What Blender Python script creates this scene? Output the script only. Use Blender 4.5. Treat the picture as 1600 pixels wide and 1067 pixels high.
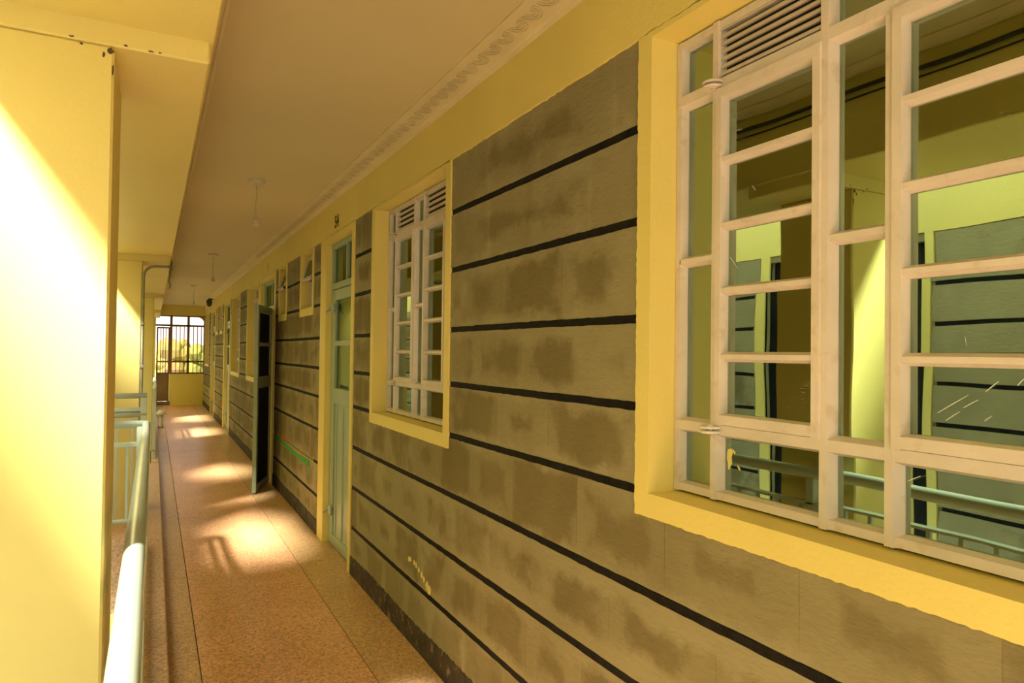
import bpy, bmesh, math, random
from mathutils import Vector, Matrix
random.seed(7)
R_ = math.radians
for o in list(bpy.data.objects): bpy.data.objects.remove(o)
scene = bpy.context.scene
COL = scene.collection

# ------------------------------------------------------------------ camera
CAM_H = 1.51
yaw, pitch, roll = R_(27.68), R_(0.93), R_(0.70)
F = Vector((math.sin(yaw)*math.cos(pitch), math.cos(yaw)*math.cos(pitch), math.sin(pitch)))
R0 = Vector((math.cos(yaw), -math.sin(yaw), 0)); U0 = R0.cross(F)
Rv = R0*math.cos(roll) + U0*math.sin(roll)
Uv = -R0*math.sin(roll) + U0*math.cos(roll)
cam_d = bpy.data.cameras.new('camera'); cam = bpy.data.objects.new('camera', cam_d); COL.objects.link(cam)
M = Matrix((Rv, Uv, -F)).transposed().to_4x4(); M.translation = Vector((0, 0, CAM_H))
cam.matrix_world = M
cam_d.sensor_width = 36.0; cam_d.lens = 24.0; cam_d.clip_start = 0.02; cam_d.clip_end = 500
scene.camera = cam

# ------------------------------------------------------------------ world, sun, exposure
world = bpy.data.worlds.new('world'); scene.world = world; world.use_nodes = True
bg = world.node_tree.nodes['Background']
bg.inputs[0].default_value = (0.95, 1.0, 0.96, 1); bg.inputs[1].default_value = 1.7
SUN_DIR = Vector((1.0, 0.9, -1.6)).normalized()
sd = bpy.data.lights.new('sun', 'SUN'); sun = bpy.data.objects.new('sun', sd); COL.objects.link(sun)
sd.energy = 14.0; sd.color = (1.0, 0.97, 0.86); sd.angle = R_(8.0)
sun.rotation_euler = SUN_DIR.to_track_quat('-Z', 'Y').to_euler(); sun.location = (-6, -5, 10)
vs = scene.view_settings
vs.view_transform = 'Standard'; vs.look = 'None'; vs.exposure = 1.47; vs.gamma = 1.0; vs.use_curve_mapping = False

# ------------------------------------------------------------------ materials
def nmat(name):
    m = bpy.data.materials.new(name); m.use_nodes = True
    nt = m.node_tree; b = nt.nodes['Principled BSDF']
    return m, nt, b
def node(nt, t, **kw):
    n = nt.nodes.new(t)
    for k, v in kw.items(): setattr(n, k, v)
    return n
def paint(name, col, var=0.12, rough=0.55, scale=3.0, bump=0.15, bscale=60.0, spec=0.4, dirt=None, dirt_amt=0.0, stretch=(1, 1, 1)):
    m, nt, b = nmat(name)
    g = node(nt, 'ShaderNodeNewGeometry')
    mp = node(nt, 'ShaderNodeMapping'); mp.inputs['Scale'].default_value = stretch
    nt.links.new(g.outputs['Position'], mp.inputs[0])
    n1 = node(nt, 'ShaderNodeTexNoise'); n1.inputs['Scale'].default_value = scale; n1.inputs['Detail'].default_value = 6
    nt.links.new(mp.outputs[0], n1.inputs['Vector'])
    rp = node(nt, 'ShaderNodeValToRGB')
    c = col; rp.color_ramp.elements[0].position = 0.3; rp.color_ramp.elements[1].position = 0.72
    rp.color_ramp.elements[0].color = (c[0]*(1-var), c[1]*(1-var), c[2]*(1-var*1.3), 1)
    rp.color_ramp.elements[1].color = (min(c[0]*(1+var), 1), min(c[1]*(1+var), 1), min(c[2]*(1+var), 1), 1)
    nt.links.new(n1.outputs['Fac'], rp.inputs[0])
    out = rp.outputs[0]
    if dirt:
        n3 = node(nt, 'ShaderNodeTexNoise'); n3.inputs['Scale'].default_value = 22; n3.inputs['Detail'].default_value = 8
        nt.links.new(g.outputs['Position'], n3.inputs['Vector'])
        r3 = node(nt, 'ShaderNodeValToRGB'); r3.color_ramp.elements[0].position = 0.58; r3.color_ramp.elements[1].position = 0.70
        r3.color_ramp.elements[1].color = (dirt_amt,)*3 + (1,)
        nt.links.new(n3.outputs['Fac'], r3.inputs[0])
        mx = node(nt, 'ShaderNodeMixRGB'); mx.inputs[2].default_value = (*dirt, 1)
        nt.links.new(r3.outputs[0], mx.inputs[0]); nt.links.new(out, mx.inputs[1]); out = mx.outputs[0]
    nt.links.new(out, b.inputs['Base Color'])
    b.inputs['Roughness'].default_value = rough; b.inputs['Specular IOR Level'].default_value = spec
    if bump:
        n2 = node(nt, 'ShaderNodeTexNoise'); n2.inputs['Scale'].default_value = bscale; n2.inputs['Detail'].default_value = 5
        nt.links.new(mp.outputs[0], n2.inputs['Vector'])
        bp = node(nt, 'ShaderNodeBump'); bp.inputs['Strength'].default_value = bump; bp.inputs['Distance'].default_value = 0.004
        nt.links.new(n2.outputs['Fac'], bp.inputs['Height']); nt.links.new(bp.outputs[0], b.inputs['Normal'])
    return m

def stone_material():
    m, nt, b = nmat('smeared stone block')
    tc = node(nt, 'ShaderNodeTexCoord'); g = node(nt, 'ShaderNodeNewGeometry'); oi = node(nt, 'ShaderNodeObjectInfo')
    # distance to the nearest edge of this block, roughened: mortar smeared over the edges is paler than the stone
    nz = node(nt, 'ShaderNodeTexNoise'); nz.inputs['Scale'].default_value = 5.5; nz.inputs['Detail'].default_value = 7; nz.inputs['Roughness'].default_value = 0.65
    nt.links.new(g.outputs['Position'], nz.inputs['Vector'])
    sep = node(nt, 'ShaderNodeSeparateXYZ'); nt.links.new(tc.outputs['Generated'], sep.inputs[0])
    def math_(op, a, bb=None):
        n = node(nt, 'ShaderNodeMath', operation=op)
        for i, v in enumerate((a, bb)):
            if v is None: continue
            if isinstance(v, (int, float)): n.inputs[i].default_value = v
            else: nt.links.new(v, n.inputs[i])
        return n.outputs[0]
    def edge(s):
        return math_('SUBTRACT', 0.5, math_('ABSOLUTE', math_('SUBTRACT', s, 0.5)))
    ey = edge(sep.outputs[1]); ez = math_('MULTIPLY', edge(sep.outputs[2]), 0.75)
    e = math_('MINIMUM', ey, ez)
    e = math_('ADD', e, math_('MULTIPLY', math_('SUBTRACT', nz.outputs['Fac'], 0.5), 0.62))
    e = math_('ADD', e, math_('MULTIPLY', math_('SUBTRACT', oi.outputs['Random'], 0.55), 0.30))
    mr = node(nt, 'ShaderNodeMapRange', interpolation_type='SMOOTHSTEP'); mr.inputs[1].default_value = 0.06; mr.inputs[2].default_value = 0.22
    nt.links.new(e, mr.inputs[0])
    fine = node(nt, 'ShaderNodeTexNoise'); fine.inputs['Scale'].default_value = 2.6; fine.inputs['Detail'].default_value = 8; fine.inputs['Roughness'].default_value = 0.6
    nt.links.new(g.outputs['Position'], fine.inputs['Vector'])
    r1 = node(nt, 'ShaderNodeValToRGB'); r1.color_ramp.elements[0].position = .3; r1.color_ramp.elements[1].position = .75
    r1.color_ramp.elements[0].color = (.28, .24, .125, 1); r1.color_ramp.elements[1].color = (.38, .335, .185, 1)
    r2 = node(nt, 'ShaderNodeValToRGB'); r2.color_ramp.elements[0].position = .25; r2.color_ramp.elements[1].position = .8
    r2.color_ramp.elements[0].color = (.165, .132, .056, 1); r2.color_ramp.elements[1].color = (.25, .206, .094, 1)
    nt.links.new(fine.outputs['Fac'], r1.inputs[0]); nt.links.new(fine.outputs['Fac'], r2.inputs[0])
    mx = node(nt, 'ShaderNodeMixRGB'); nt.links.new(mr.outputs[0], mx.inputs[0]); nt.links.new(r1.outputs[0], mx.inputs[1]); nt.links.new(r2.outputs[0], mx.inputs[2])
    nt.links.new(mx.outputs[0], b.inputs['Base Color']); b.inputs['Roughness'].default_value = .82; b.inputs['Specular IOR Level'].default_value = .2
    mp = node(nt, 'ShaderNodeMapping'); mp.inputs['Scale'].default_value = (1, .6, 1.4); mp.inputs['Rotation'].default_value = (.5, 0, 0)
    nt.links.new(g.outputs['Position'], mp.inputs[0])
    bn = node(nt, 'ShaderNodeTexNoise'); bn.inputs['Scale'].default_value = 45; bn.inputs['Detail'].default_value = 7; bn.inputs['Roughness'].default_value = .62
    nt.links.new(mp.outputs[0], bn.inputs['Vector'])
    bp = node(nt, 'ShaderNodeBump'); bp.inputs['Strength'].default_value = .8; bp.inputs['Distance'].default_value = .006
    nt.links.new(bn.outputs['Fac'], bp.inputs['Height']); nt.links.new(bp.outputs[0], b.inputs['Normal'])
    return m

def terrazzo(name, c0, c1, chip, rough=0.3):
    m, nt, b = nmat(name)
    g = node(nt, 'ShaderNodeNewGeometry')
    v = node(nt, 'ShaderNodeTexVoronoi'); v.inputs['Scale'].default_value = 95
    n = node(nt, 'ShaderNodeTexNoise'); n.inputs['Scale'].default_value = 2.2; n.inputs['Detail'].default_value = 6
    nf = node(nt, 'ShaderNodeTexNoise'); nf.inputs['Scale'].default_value = 60; nf.inputs['Detail'].default_value = 4
    for k in (v, n, nf): nt.links.new(g.outputs['Position'], k.inputs['Vector'])
    r = node(nt, 'ShaderNodeValToRGB'); r.color_ramp.elements[0].position = .3; r.color_ramp.elements[1].position = .7
    r.color_ramp.elements[0].color = (*c0, 1); r.color_ramp.elements[1].color = (*c1, 1); nt.links.new(n.outputs['Fac'], r.inputs[0])
    sp = node(nt, 'ShaderNodeSeparateColor'); nt.links.new(v.outputs['Color'], sp.inputs[0])
    r2 = node(nt, 'ShaderNodeValToRGB'); e = r2.color_ramp.elements
    e[0].position = 0.0; e[0].color = (.55, .55, .55, 1); e[1].position = 1.0; e[1].color = (1.35, 1.3, 1.2, 1)
    x = e.new(.45); x.color = (1, 1, 1, 1); nt.links.new(sp.outputs[0], r2.inputs[0])
    mx = node(nt, 'ShaderNodeMixRGB', blend_type='MULTIPLY'); mx.inputs[0].default_value = .75
    nt.links.new(r.outputs[0], mx.inputs[1]); nt.links.new(r2.outputs[0], mx.inputs[2])
    r3 = node(nt, 'ShaderNodeValToRGB'); r3.color_ramp.elements[0].position = .57; r3.color_ramp.elements[1].position = .66
    nt.links.new(nf.outputs['Fac'], r3.inputs[0])
    mx2 = node(nt, 'ShaderNodeMixRGB'); mx2.inputs[2].default_value = (*chip, 1)
    nt.links.new(r3.outputs[0], mx2.inputs[0]); nt.links.new(mx.outputs[0], mx2.inputs[1])
    nt.links.new(mx2.outputs[0], b.inputs['Base Color']); b.inputs['Roughness'].default_value = rough
    b.inputs['Specular IOR Level'].default_value = .5
    return m

def glass_material():
    m, nt, b = nmat('tinted window glass'); nt.nodes.remove(b)
    out = nt.nodes['Material Output']
    tr = node(nt, 'ShaderNodeBsdfTransparent'); tr.inputs[0].default_value = (.30, .36, .30, 1)
    gl = node(nt, 'ShaderNodeBsdfGlossy'); gl.inputs['Roughness'].default_value = .012; gl.inputs['Color'].default_value = (.64, .80, .62, 1)
    g = node(nt, 'ShaderNodeNewGeometry'); n = node(nt, 'ShaderNodeTexNoise'); n.inputs['Scale'].default_value = 3.2; n.inputs['Detail'].default_value = 1
    nt.links.new(g.outputs['Position'], n.inputs['Vector'])
    bp = node(nt, 'ShaderNodeBump'); bp.inputs['Strength'].default_value = .05; bp.inputs['Distance'].default_value = .02
    nt.links.new(n.outputs['Fac'], bp.inputs['Height']); nt.links.new(bp.outputs[0], gl.inputs['Normal'])
    mx = node(nt, 'ShaderNodeMixShader'); mx.inputs[0].default_value = .45
    nt.links.new(tr.outputs[0], mx.inputs[1]); nt.links.new(gl.outputs[0], mx.inputs[2])
    # fine scratches and dust in the putty corners
    mp = node(nt, 'ShaderNodeMapping'); mp.inputs['Rotation'].default_value = (.6, 0, 0); mp.inputs['Scale'].default_value = (1, 9, 90)
    nt.links.new(g.outputs['Position'], mp.inputs[0])
    sc = node(nt, 'ShaderNodeTexNoise'); sc.inputs['Scale'].default_value = 3; sc.inputs['Detail'].default_value = 3
    nt.links.new(mp.outputs[0], sc.inputs['Vector'])
    n3 = node(nt, 'ShaderNodeTexNoise'); n3.inputs['Scale'].default_value = 6
    nt.links.new(g.outputs['Position'], n3.inputs['Vector'])
    mu = node(nt, 'ShaderNodeMath', operation='MULTIPLY'); nt.links.new(sc.outputs['Fac'], mu.inputs[0]); nt.links.new(n3.outputs['Fac'], mu.inputs[1])
    rr = node(nt, 'ShaderNodeMapRange'); rr.inputs[1].default_value = .40; rr.inputs[2].default_value = .50; rr.inputs[4].default_value = .30
    nt.links.new(mu.outputs[0], rr.inputs[0])
    df = node(nt, 'ShaderNodeBsdfDiffuse'); df.inputs[0].default_value = (.6, .58, .48, 1)
    mx2 = node(nt, 'ShaderNodeMixShader'); nt.links.new(rr.outputs[0], mx2.inputs[0]); nt.links.new(mx.outputs[0], mx2.inputs[1]); nt.links.new(df.outputs[0], mx2.inputs[2])
    nt.links.new(mx2.outputs[0], out.inputs[0])
    return m

def dimming_glass():  # tint added to darken the view through the corridor end
    m, nt, b = nmat('added dimming end pane'); nt.nodes.remove(b)
    tr = node(nt, 'ShaderNodeBsdfTransparent'); tr.inputs[0].default_value = (.62, .54, .53, 1)
    gl = node(nt, 'ShaderNodeBsdfGlossy'); gl.inputs['Roughness'].default_value = .05
    mx = node(nt, 'ShaderNodeMixShader'); mx.inputs[0].default_value = .06
    nt.links.new(tr.outputs[0], mx.inputs[1]); nt.links.new(gl.outputs[0], mx.inputs[2]); nt.links.new(mx.outputs[0], nt.nodes['Material Output'].inputs[0])
    return m
YEL = (.80, .66, .195)
MAT = dict(
    yellow=paint('yellow wall paint', YEL, .05, .5, 1.6, .25, 70),
    pillar=paint('pale yellow pillar paint', (.73, .61, .20), .04, .5, 1.6, .2, 60, dirt=(.35, .24, .1), dirt_amt=.0),
    ceil=paint('ceiling paint', (.62, .53, .30), .05, .7, .8, .06, 40),
    cornice=paint('cornice paint', (.66, .57, .33), .06, .6, 5, .1, 90),
    stone=stone_material(),
    mortar=paint('pale mortar', (.31, .265, .14), .18, .9, 8, .5, 90, spec=.2),
    black=paint('black joint paint', (.009, .008, .006), .5, .7, 30, .5, 150, spec=.15),
    skirt=paint('worn black skirting paint', (.050, .036, .024), .5, .75, 12, .6, 80, dirt=(.26, .17, .09), dirt_amt=.9),
    frame=paint('cream gloss paint', (.70, .61, .52), .07, .32, 9, .25, 80, dirt=(.5, .36, .2), dirt_amt=.35),
    dark=paint('dark vent mesh', (.035, .026, .016), .4, .7, 60, .3, 200),
    glass=glass_material(), dimmed=dimming_glass(),
    green=paint('pale green door paint', (.34, .42, .30), .07, .35, 5, .1, 60),
    rail=paint('pale green rail paint', (.50, .58, .48), .05, .28, 6, .06, 60),
    floor=terrazzo('orange terrazzo', (.62, .33, .16), (.74, .41, .21), (.32, .18, .09), .30),
    border=terrazzo('tan terrazzo', (.50, .31, .14), (.60, .37, .18), (.32, .20, .10), .32),
    kerb=terrazzo('kerb terrazzo', (.52, .34, .17), (.60, .35, .20), (.32, .2, .1), .45),
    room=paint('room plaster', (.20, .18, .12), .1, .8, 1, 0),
    doordark=paint('dark door panel and doorway shade', (.012, .012, .011), .3, .6, 8, 0, spec=.15),
    brown=paint('brown steel paint', (.22, .13, .055), .1, .5, 5, .1, 40),
    metal=paint('grey conduit', (.23, .22, .15), .15, .45, 15, .1, 60),
    white=paint('white plastic', (.62, .55, .40), .05, .4, 5, 0),
    blackplastic=paint('black fitting', (.03, .035, .02), .2, .5, 10, 0),
    ground=paint('courtyard concrete', (.42, .37, .27), .15, .9, 1.5, .3, 20),
    grass=paint('dry grass', (.22, .24, .07), .25, .95, .3, 0),
    tape=paint('green tape', (.05, .34, .05), .15, .6, 20, .2, 60),
    red=paint('orange red paint mark', (.62, .10, .02), .2, .6, 30, 0),
    chip=paint('yellow paint splash', (.80, .66, .22), .1, .6, 20, .3, 60),
    ink=paint('dark number paint', (.09, .055, .02), .2, .7, 10, 0),
    roof=paint('orange roof', (.85, .30, .08), .1, .8, 3, 0),
    bark=paint('bark', (.16, .11, .06), .2, .9, 6, .4, 20),
    leaf1=paint('leaves', (.20, .25, .05), .35, .9, .8, 0),
    leaf2=paint('yellow green leaves', (.36, .33, .08), .3, .9, .8, 0),
    pale=paint('pale grey plaster', (.66, .66, .62), .05, .8, 1, .1, 30),
    paper=paint('chipped white paint', (.78, .74, .66), .06, .5, 20, .2, 60),
)

# ------------------------------------------------------------------ geometry helpers
class MB:
    """collects shapes in world coordinates; build() makes ONE mesh object"""
    def __init__(s): s.v = []; s.f = []; s.smooth = False
    def add(s, v, f):
        k = len(s.v); s.v += [tuple(p) for p in v]; s.f += [tuple(i+k for i in q) for q in f]; return s
    def box(s, x0, x1, y0, y1, z0, z1):
        v = [(x, y, z) for x in (x0, x1) for y in (y0, y1) for z in (z0, z1)]
        return s.add(v, [(0, 1, 3, 2), (4, 6, 7, 5), (0, 4, 5, 1), (2, 3, 7, 6), (0, 2, 6, 4), (1, 5, 7, 3)])
    def bbox(s, x0, x1, y0, y1, z0, z1, b=.003):
        """bevelled box: 24 vertices"""
        bm = bmesh.new(); bmesh.ops.create_cube(bm, size=1)
        for q in bm.verts: q.co = Vector(((x0+x1)/2+q.co.x*(x1-x0), (y0+y1)/2+q.co.y*(y1-y0), (z0+z1)/2+q.co.z*(z1-z0)))
        bmesh.ops.bevel(bm, geom=list(bm.edges), offset=b, segments=1, affect='EDGES', profile=.5)
        bm.verts.index_update()
        s.add([q.co for q in bm.verts], [[w.index for w in f.verts] for f in bm.faces]); bm.free(); return s
    def prism(s, poly, axis, a0, a1):
        """poly in the two other axes (cyclic order), extruded along axis"""
        n = len(poly); v = []
        for a in (a0, a1):
            for p in poly:
                q = [0, 0, 0]; q[axis] = a; q[(axis+1) % 3] = p[0]; q[(axis+2) % 3] = p[1]; v.append(q)
        f = [tuple(range(n))[::-1], tuple(range(n, 2*n))] + [(i, (i+1) % n, n+(i+1) % n, n+i) for i in range(n)]
        return s.add(v, f)
    def tube(s, pts, r, n=10, cap=True):
        pts = [Vector(p) for p in pts]; rings = []; up = None
        for i, p in enumerate(pts):
            d = (pts[min(i+1, len(pts)-1)] - pts[max(i-1, 0)]).normalized()
            if up is None: up = d.orthogonal().normalized()
            up = (up - d*up.dot(d)).normalized(); w = d.cross(up)
            rr = r[i] if isinstance(r, (list, tuple)) else r
            rings.append([p + (up*math.cos(2*math.pi*k/n) + w*math.sin(2*math.pi*k/n))*rr for k in range(n)])
        v = [q for g in rings for q in g]; f = []
        for i in range(len(pts)-1):
            for k in range(n): f.append((i*n+k, i*n+(k+1) % n, (i+1)*n+(k+1) % n, (i+1)*n+k))
        if cap: f += [tuple(range(n))[::-1], tuple(range((len(pts)-1)*n, len(pts)*n))]
        return s.add(v, f)
    def lathe(s, prof, c, n=16):
        v = []; f = []
        for r, z in prof:
            for k in range(n): v.append((c[0]+r*math.cos(2*math.pi*k/n), c[1]+r*math.sin(2*math.pi*k/n), c[2]+z))
        m = len(prof)
        for i in range(m-1):
            for k in range(n): f.append((i*n+k, i*n+(k+1) % n, (i+1)*n+(k+1) % n, (i+1)*n+k))
        f += [tuple(range(n))[::-1], tuple(range((m-1)*n, m*n))]
        return s.add(v, f)
    def build(s, name, mat, parent=None, local=False, smooth=False):
        off = Vector((0, 0, 0))
        if parent is not None and not local:
            p = parent
            while p is not None: off += p.location; p = p.parent
        me = bpy.data.meshes.new(name)
        me.from_pydata([tuple(Vector(q)-off) for q in s.v], [], s.f); me.update()
        if smooth:
            for pl in me.polygons: pl.use_smooth = True
        me.materials.append(MAT[mat] if isinstance(mat, str) else mat)
        o = bpy.data.objects.new(name, me); COL.objects.link(o)
        bm = bmesh.new(); bm.from_mesh(me); bmesh.ops.recalc_face_normals(bm, faces=bm.faces); bm.to_mesh(me); bm.free()
        if parent is not None: o.parent = parent
        return o
def tag(o, label, cat, group=None, kind=None):
    o['label'] = label; o['category'] = cat
    if group: o['group'] = group
    if kind: o['kind'] = kind
    return o
def empty(name, loc, label, cat, group=None, kind=None):
    o = bpy.data.objects.new(name, None); o.location = loc; o.empty_display_size = .1; COL.objects.link(o)
    return tag(o, label, cat, group, kind)
def jitter_line(a, b, step, amp):
    n = max(2, int(abs(b-a)/step)); return [(a+(b-a)*i/n, random.uniform(-amp, amp)) for i in range(n+1)]

# ------------------------------------------------------------------ layout numbers (metres; floor at 0, corridor runs along +Y)
XW = 1.2            # face of the yellow plaster
XS = 1.208          # face of the stone blocks
XB = 1.216          # face of the backing wall in the joints
XI = 1.42           # inner face of the wall
CEIL = 2.662
BAND = 2.40         # underside of the yellow band
GROOVES = [.315, .586, .858, 1.13, 1.363, 1.61, 1.885, 2.15]
Y_NEAR, Y_END = -6.0, 20.3
SK = .125           # skirting top
WIN = [(.33, 1.48), (2.975, 4.14), (9.46, 10.60), (11.65, 12.87), (18.5, 19.6)]
WZ0, WZ1 = 1.131, 2.385
SMALL = [(6.02, 6.51), (7.35, 7.75), (14.82, 15.26), (15.85, 16.3)]
SZ0, SZ1 = 1.885, 2.385
DOOR = [(4.69, 5.47), (8.12, 9.22), (13.2, 14.22), (16.55, 17.6)]
DZ1 = 2.35
WF, DF = .058, .07  # widths of the plaster faces round windows and doors
holes = [(a, b, WZ0, WZ1) for a, b in WIN] + [(a, b, SZ0, SZ1) for a, b in SMALL] + [(a, b, -.02, DZ1) for a, b in DOOR]
# outer outlines of the plaster surrounds: yellow covers these
OUT = [(a-WF, b+WF, 1.066, BAND) for a, b in WIN] + [(a-.05, b+.06, 1.815, BAND) for a, b in SMALL]
OUT += [(4.625, 5.67, 0, BAND), (8.04, 9.34, 0, BAND), (13.11, 14.36, 0, BAND), (16.46, 17.7, 0, BAND)]

# ------------------------------------------------------------------ structure: right wall
def wall_with_holes(mb, x0, x1, ya, yb, za, zb, holes):
    ys = sorted({ya, yb} | {v for h in holes for v in h[:2] if ya < v < yb})
    for i in range(len(ys)-1):
        a, b = ys[i], ys[i+1]; mid = (a+b)/2
        cuts = sorted((h[2], h[3]) for h in holes if h[0] < mid < h[1])
        z = za
        for c0, c1 in cuts:
            if c0 > z: mb.box(x0, x1, a, b, z, c0)
            z = max(z, c1)
        if z < zb: mb.box(x0, x1, a, b, z, zb)
wall = MB(); wall_with_holes(wall, XB, XI, Y_NEAR, Y_END+.3, -.02, CEIL+.1, [(a-.006, b+.006, z0-.006, z1+.006) for a, b, z0, z1 in holes])
wall_right = wall.build('wall_right', 'mortar')
tag(wall_right, 'grey stone block corridor wall with black painted joints and yellow trim', 'wall', kind='structure')

# yellow band along the top, ragged lower paint edge
def band():
    mb = MB(); pts = jitter_line(Y_NEAR, Y_END, .018, .0028); n = len(pts); v = []; f = []
    for y, j in pts:
        z = BAND + j + .004*math.sin(y*1.7)
        v += [(XB+.01, y, z), (XW, y, z+.001), (XW, y, CEIL), (XB+.01, y, CEIL)]
    for i in range(n-1):
        for k in range(4): f.append((i*4+k, i*4+(k+1) % 4, i*4+4+(k+1) % 4, i*4+4+k))
    mb.add(v, f); return mb.build('plaster_band', 'yellow', wall_right)
band()
# plaster surrounds with reveals
def surround(hole, out, rough=.002, xin=XI):
    a, b, z0, z1 = hole; oa, ob, oz0, oz1 = out; mb = MB()
    def strip(outer, inner):      # lists of (y,z) pairs of equal length
        v = []; f = []
        for (p, q) in zip(outer, inner):
            v += [(XB+.004, *p), (XW, *p), (XW, *q), (xin, *q)]
        for i in range(len(outer)-1):
            for k in range(3): f.append((i*4+k, i*4+k+1, i*4+5+k, i*4+4+k))
        mb.add(v, f)
    def edge(p, q, ip, iq):
        L = max(abs(p[0]-q[0]), abs(p[1]-q[1])); n = max(2, int(L/.012)); o = []; inn = []
        for i in range(n+1):
            t = i/n; jy = random.uniform(-rough, rough) if 0 < i < n else 0
            y = p[0]+(q[0]-p[0])*t; z = p[1]+(q[1]-p[1])*t
            if abs(p[0]-q[0]) > abs(p[1]-q[1]): z += jy
            else: y += jy
            o.append((y, z)); inn.append((ip[0]+(iq[0]-ip[0])*t, ip[1]+(iq[1]-ip[1])*t))
        strip(o, inn)
    if z0 > .1:
        edge((oa, oz0), (ob, oz0), (a, z0), (b, z0))
    edge((ob, oz0), (ob, oz1), (b, z0), (b, z1))
    edge((ob, oz1), (oa, oz1), (b, z1), (a, z1))
    edge((oa, oz1), (oa, oz0), (a, z1), (a, z0))
    return mb.build('plaster_surround', 'yellow', wall_right)
for h, o in zip(holes, OUT):
    surround(h, o, .0018 if h[0] < 5 else .0014)

# stone blocks: every course is cut by the surrounds
def block_mesh(seed):
    rnd = random.Random(seed); v = []; f = []; ring = []
    ny, nz = 8, 5; J = .012
    for i in range(ny): ring.append((i/ny, 0))
    for i in range(nz): ring.append((1, i/nz))
    for i in range(ny): ring.append((1-i/ny, 1))
    for i in range(nz): ring.append((0, 1-i/nz))
    ring = [(min(1, max(0, y+(rnd.uniform(0, .004) if y < .5 else rnd.uniform(-.004, 0)))), z+(rnd.uniform(-.006, J) if z == 0 else rnd.uniform(-J, .006))*(z in (0, 1))) for y, z in ring]
    n = len(ring)
    for y, z in ring: v.append((1, y, z))                                     # back
    for y, z in ring: v.append((.15, y, z))
    for y, z in ring: v.append((0, .5+(y-.5)*.9985, .5+(z-.5)*.988))           # front, slightly eased
    for k in range(2):
        for i in range(n): f.append((k*n+i, k*n+(i+1) % n, (k+1)*n+(i+1) % n, (k+1)*n+i))
    f.append(tuple(range(2*n, 3*n)))
    me = bpy.data.meshes.new('stone_block'); me.from_pydata(v, [], f); me.update()
    bm = bmesh.new(); bm.from_mesh(me); bmesh.ops.recalc_face_normals(bm, faces=bm.faces); bm.to_mesh(me); bm.free()
    me.materials.append(MAT['stone']); return me
BLK = [block_mesh(i) for i in range(6)]
GH = .0105          # half height of a joint groove
def free_intervals(za, zb, y0, y1, pad=0):
    cut = sorted((o[0]-pad, o[1]+pad) for o in OUT if o[2] < zb-.02 and o[3] > za+.02 and not (za < o[2] < zb and zb-o[2] < .09))
    y = y0; res = []
    for a, b in cut:
        if a > y+.02: res.append((y, a))
        y = max(y, b)
    if y < y1: res.append((y, y1))
    return res
levels = [SK-.04] + GROOVES + [BAND+.012]
Y_SINGLE = 13.1
count = 0
for c in range(len(levels)-1):
    za = levels[c] + (GH if c else 0); zb = levels[c+1] - (GH if c < len(levels)-2 else 0)
    for a, b in free_intervals(za, zb, .2, Y_SINGLE):
        a -= .006 if a > .25 else 0; b += .006
        y = a; first = True
        phase = .40*((c*.5) % 1.0) + random.uniform(-.05, .05)
        cuts = []; y = math.floor((a)/.40)*.40 + phase - .4
        while y < b:
            y += random.uniform(.36, .44)
            if a+.10 < y < b-.10: cuts.append(y)
        es = [a] + cuts + [b]
        for i in range(len(es)-1):
            o = bpy.data.objects.new('stone_block', BLK[random.randrange(6)]); COL.objects.link(o); o.parent = wall_right
            o.location = (XS, es[i]+.0003, za); o.scale = (.014, es[i+1]-es[i]-.0006, zb-za); count += 1
    for ya, yb in ((Y_NEAR, .2), (Y_SINGLE, Y_END)):
        for a, b in free_intervals(za, zb, ya, yb):
            o = bpy.data.objects.new('stone_course', BLK[c % 6]); COL.objects.link(o); o.parent = wall_right
            o.location = (XS, a, za); o.scale = (.014, b-a, zb-za)
# black painted joints: lie in the grooves, stop just short of the surrounds
for gi, z in enumerate(GROOVES):
    for a, b in free_intervals(z-GH, z+GH, Y_NEAR, Y_END):
        a2, b2 = a+.012, b-.012
        if b2-a2 < .02: continue
        segs = [(a2, b2)]
        if gi == 1 and a < 6.5 < b: segs = [(a2, 5.86), (8.0, b2)] if b > 8.1 else [(a2, min(5.86, b2))]
        for s0, s1 in segs:
            if s1-s0 < .02: continue
            pts = jitter_line(s0, s1, .03, .0022); v = []; f = []
            for y, j in pts:
                w = GH+.0016; t = .0025*math.sin(y*2.3+z*9)*.6
                v += [(XB+.002, y, z-w+j*.6+t), (XS-.0010, y, z-w+j*.6+t), (XS-.0004, y, z+t), (XS-.0010, y, z+w+random.uniform(-.0012, .0012)+t), (XB+.002, y, z+w+t)]
            n = len(pts)
            for i in range(n-1):
                for k in range(5): f.append((i*5+k, i*5+(k+1) % 5, i*5+5+(k+1) % 5, i*5+5+k))
            f += [(0, 1, 2, 3, 4), tuple((n-1)*5+k for k in (4, 3, 2, 1, 0))]
            mb = MB(); mb.add(v, f); mb.build('joint_strip', 'black', wall_right)
# skirting
bb = empty('baseboard_right', (XW, 0, 0), 'worn black painted skirting along the foot of the stone wall', 'skirting', kind='structure')
for a, b in free_intervals(.0, .1, Y_NEAR, Y_END):
    pts = jitter_line(a, b, .015, .005); v = []; f = []
    for y, j in pts:
        z = SK + j + .006*math.sin(y*5)
        v += [(XB, y, 0), (XS-.006, y, 0), (XS-.005, y, z-.004), (XS-.001, y, z), (XB, y, z)]
    n = len(pts)
    for i in range(n-1):
        for k in range(5): f.append((i*5+k, i*5+(k+1) % 5, i*5+5+(k+1) % 5, i*5+5+k))
    f += [(0, 1, 2, 3, 4), tuple((n-1)*5+k for k in (4, 3, 2, 1, 0))]
    mb = MB(); mb.add(v, f); mb.build('skirting_strip', 'skirt', bb)

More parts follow.
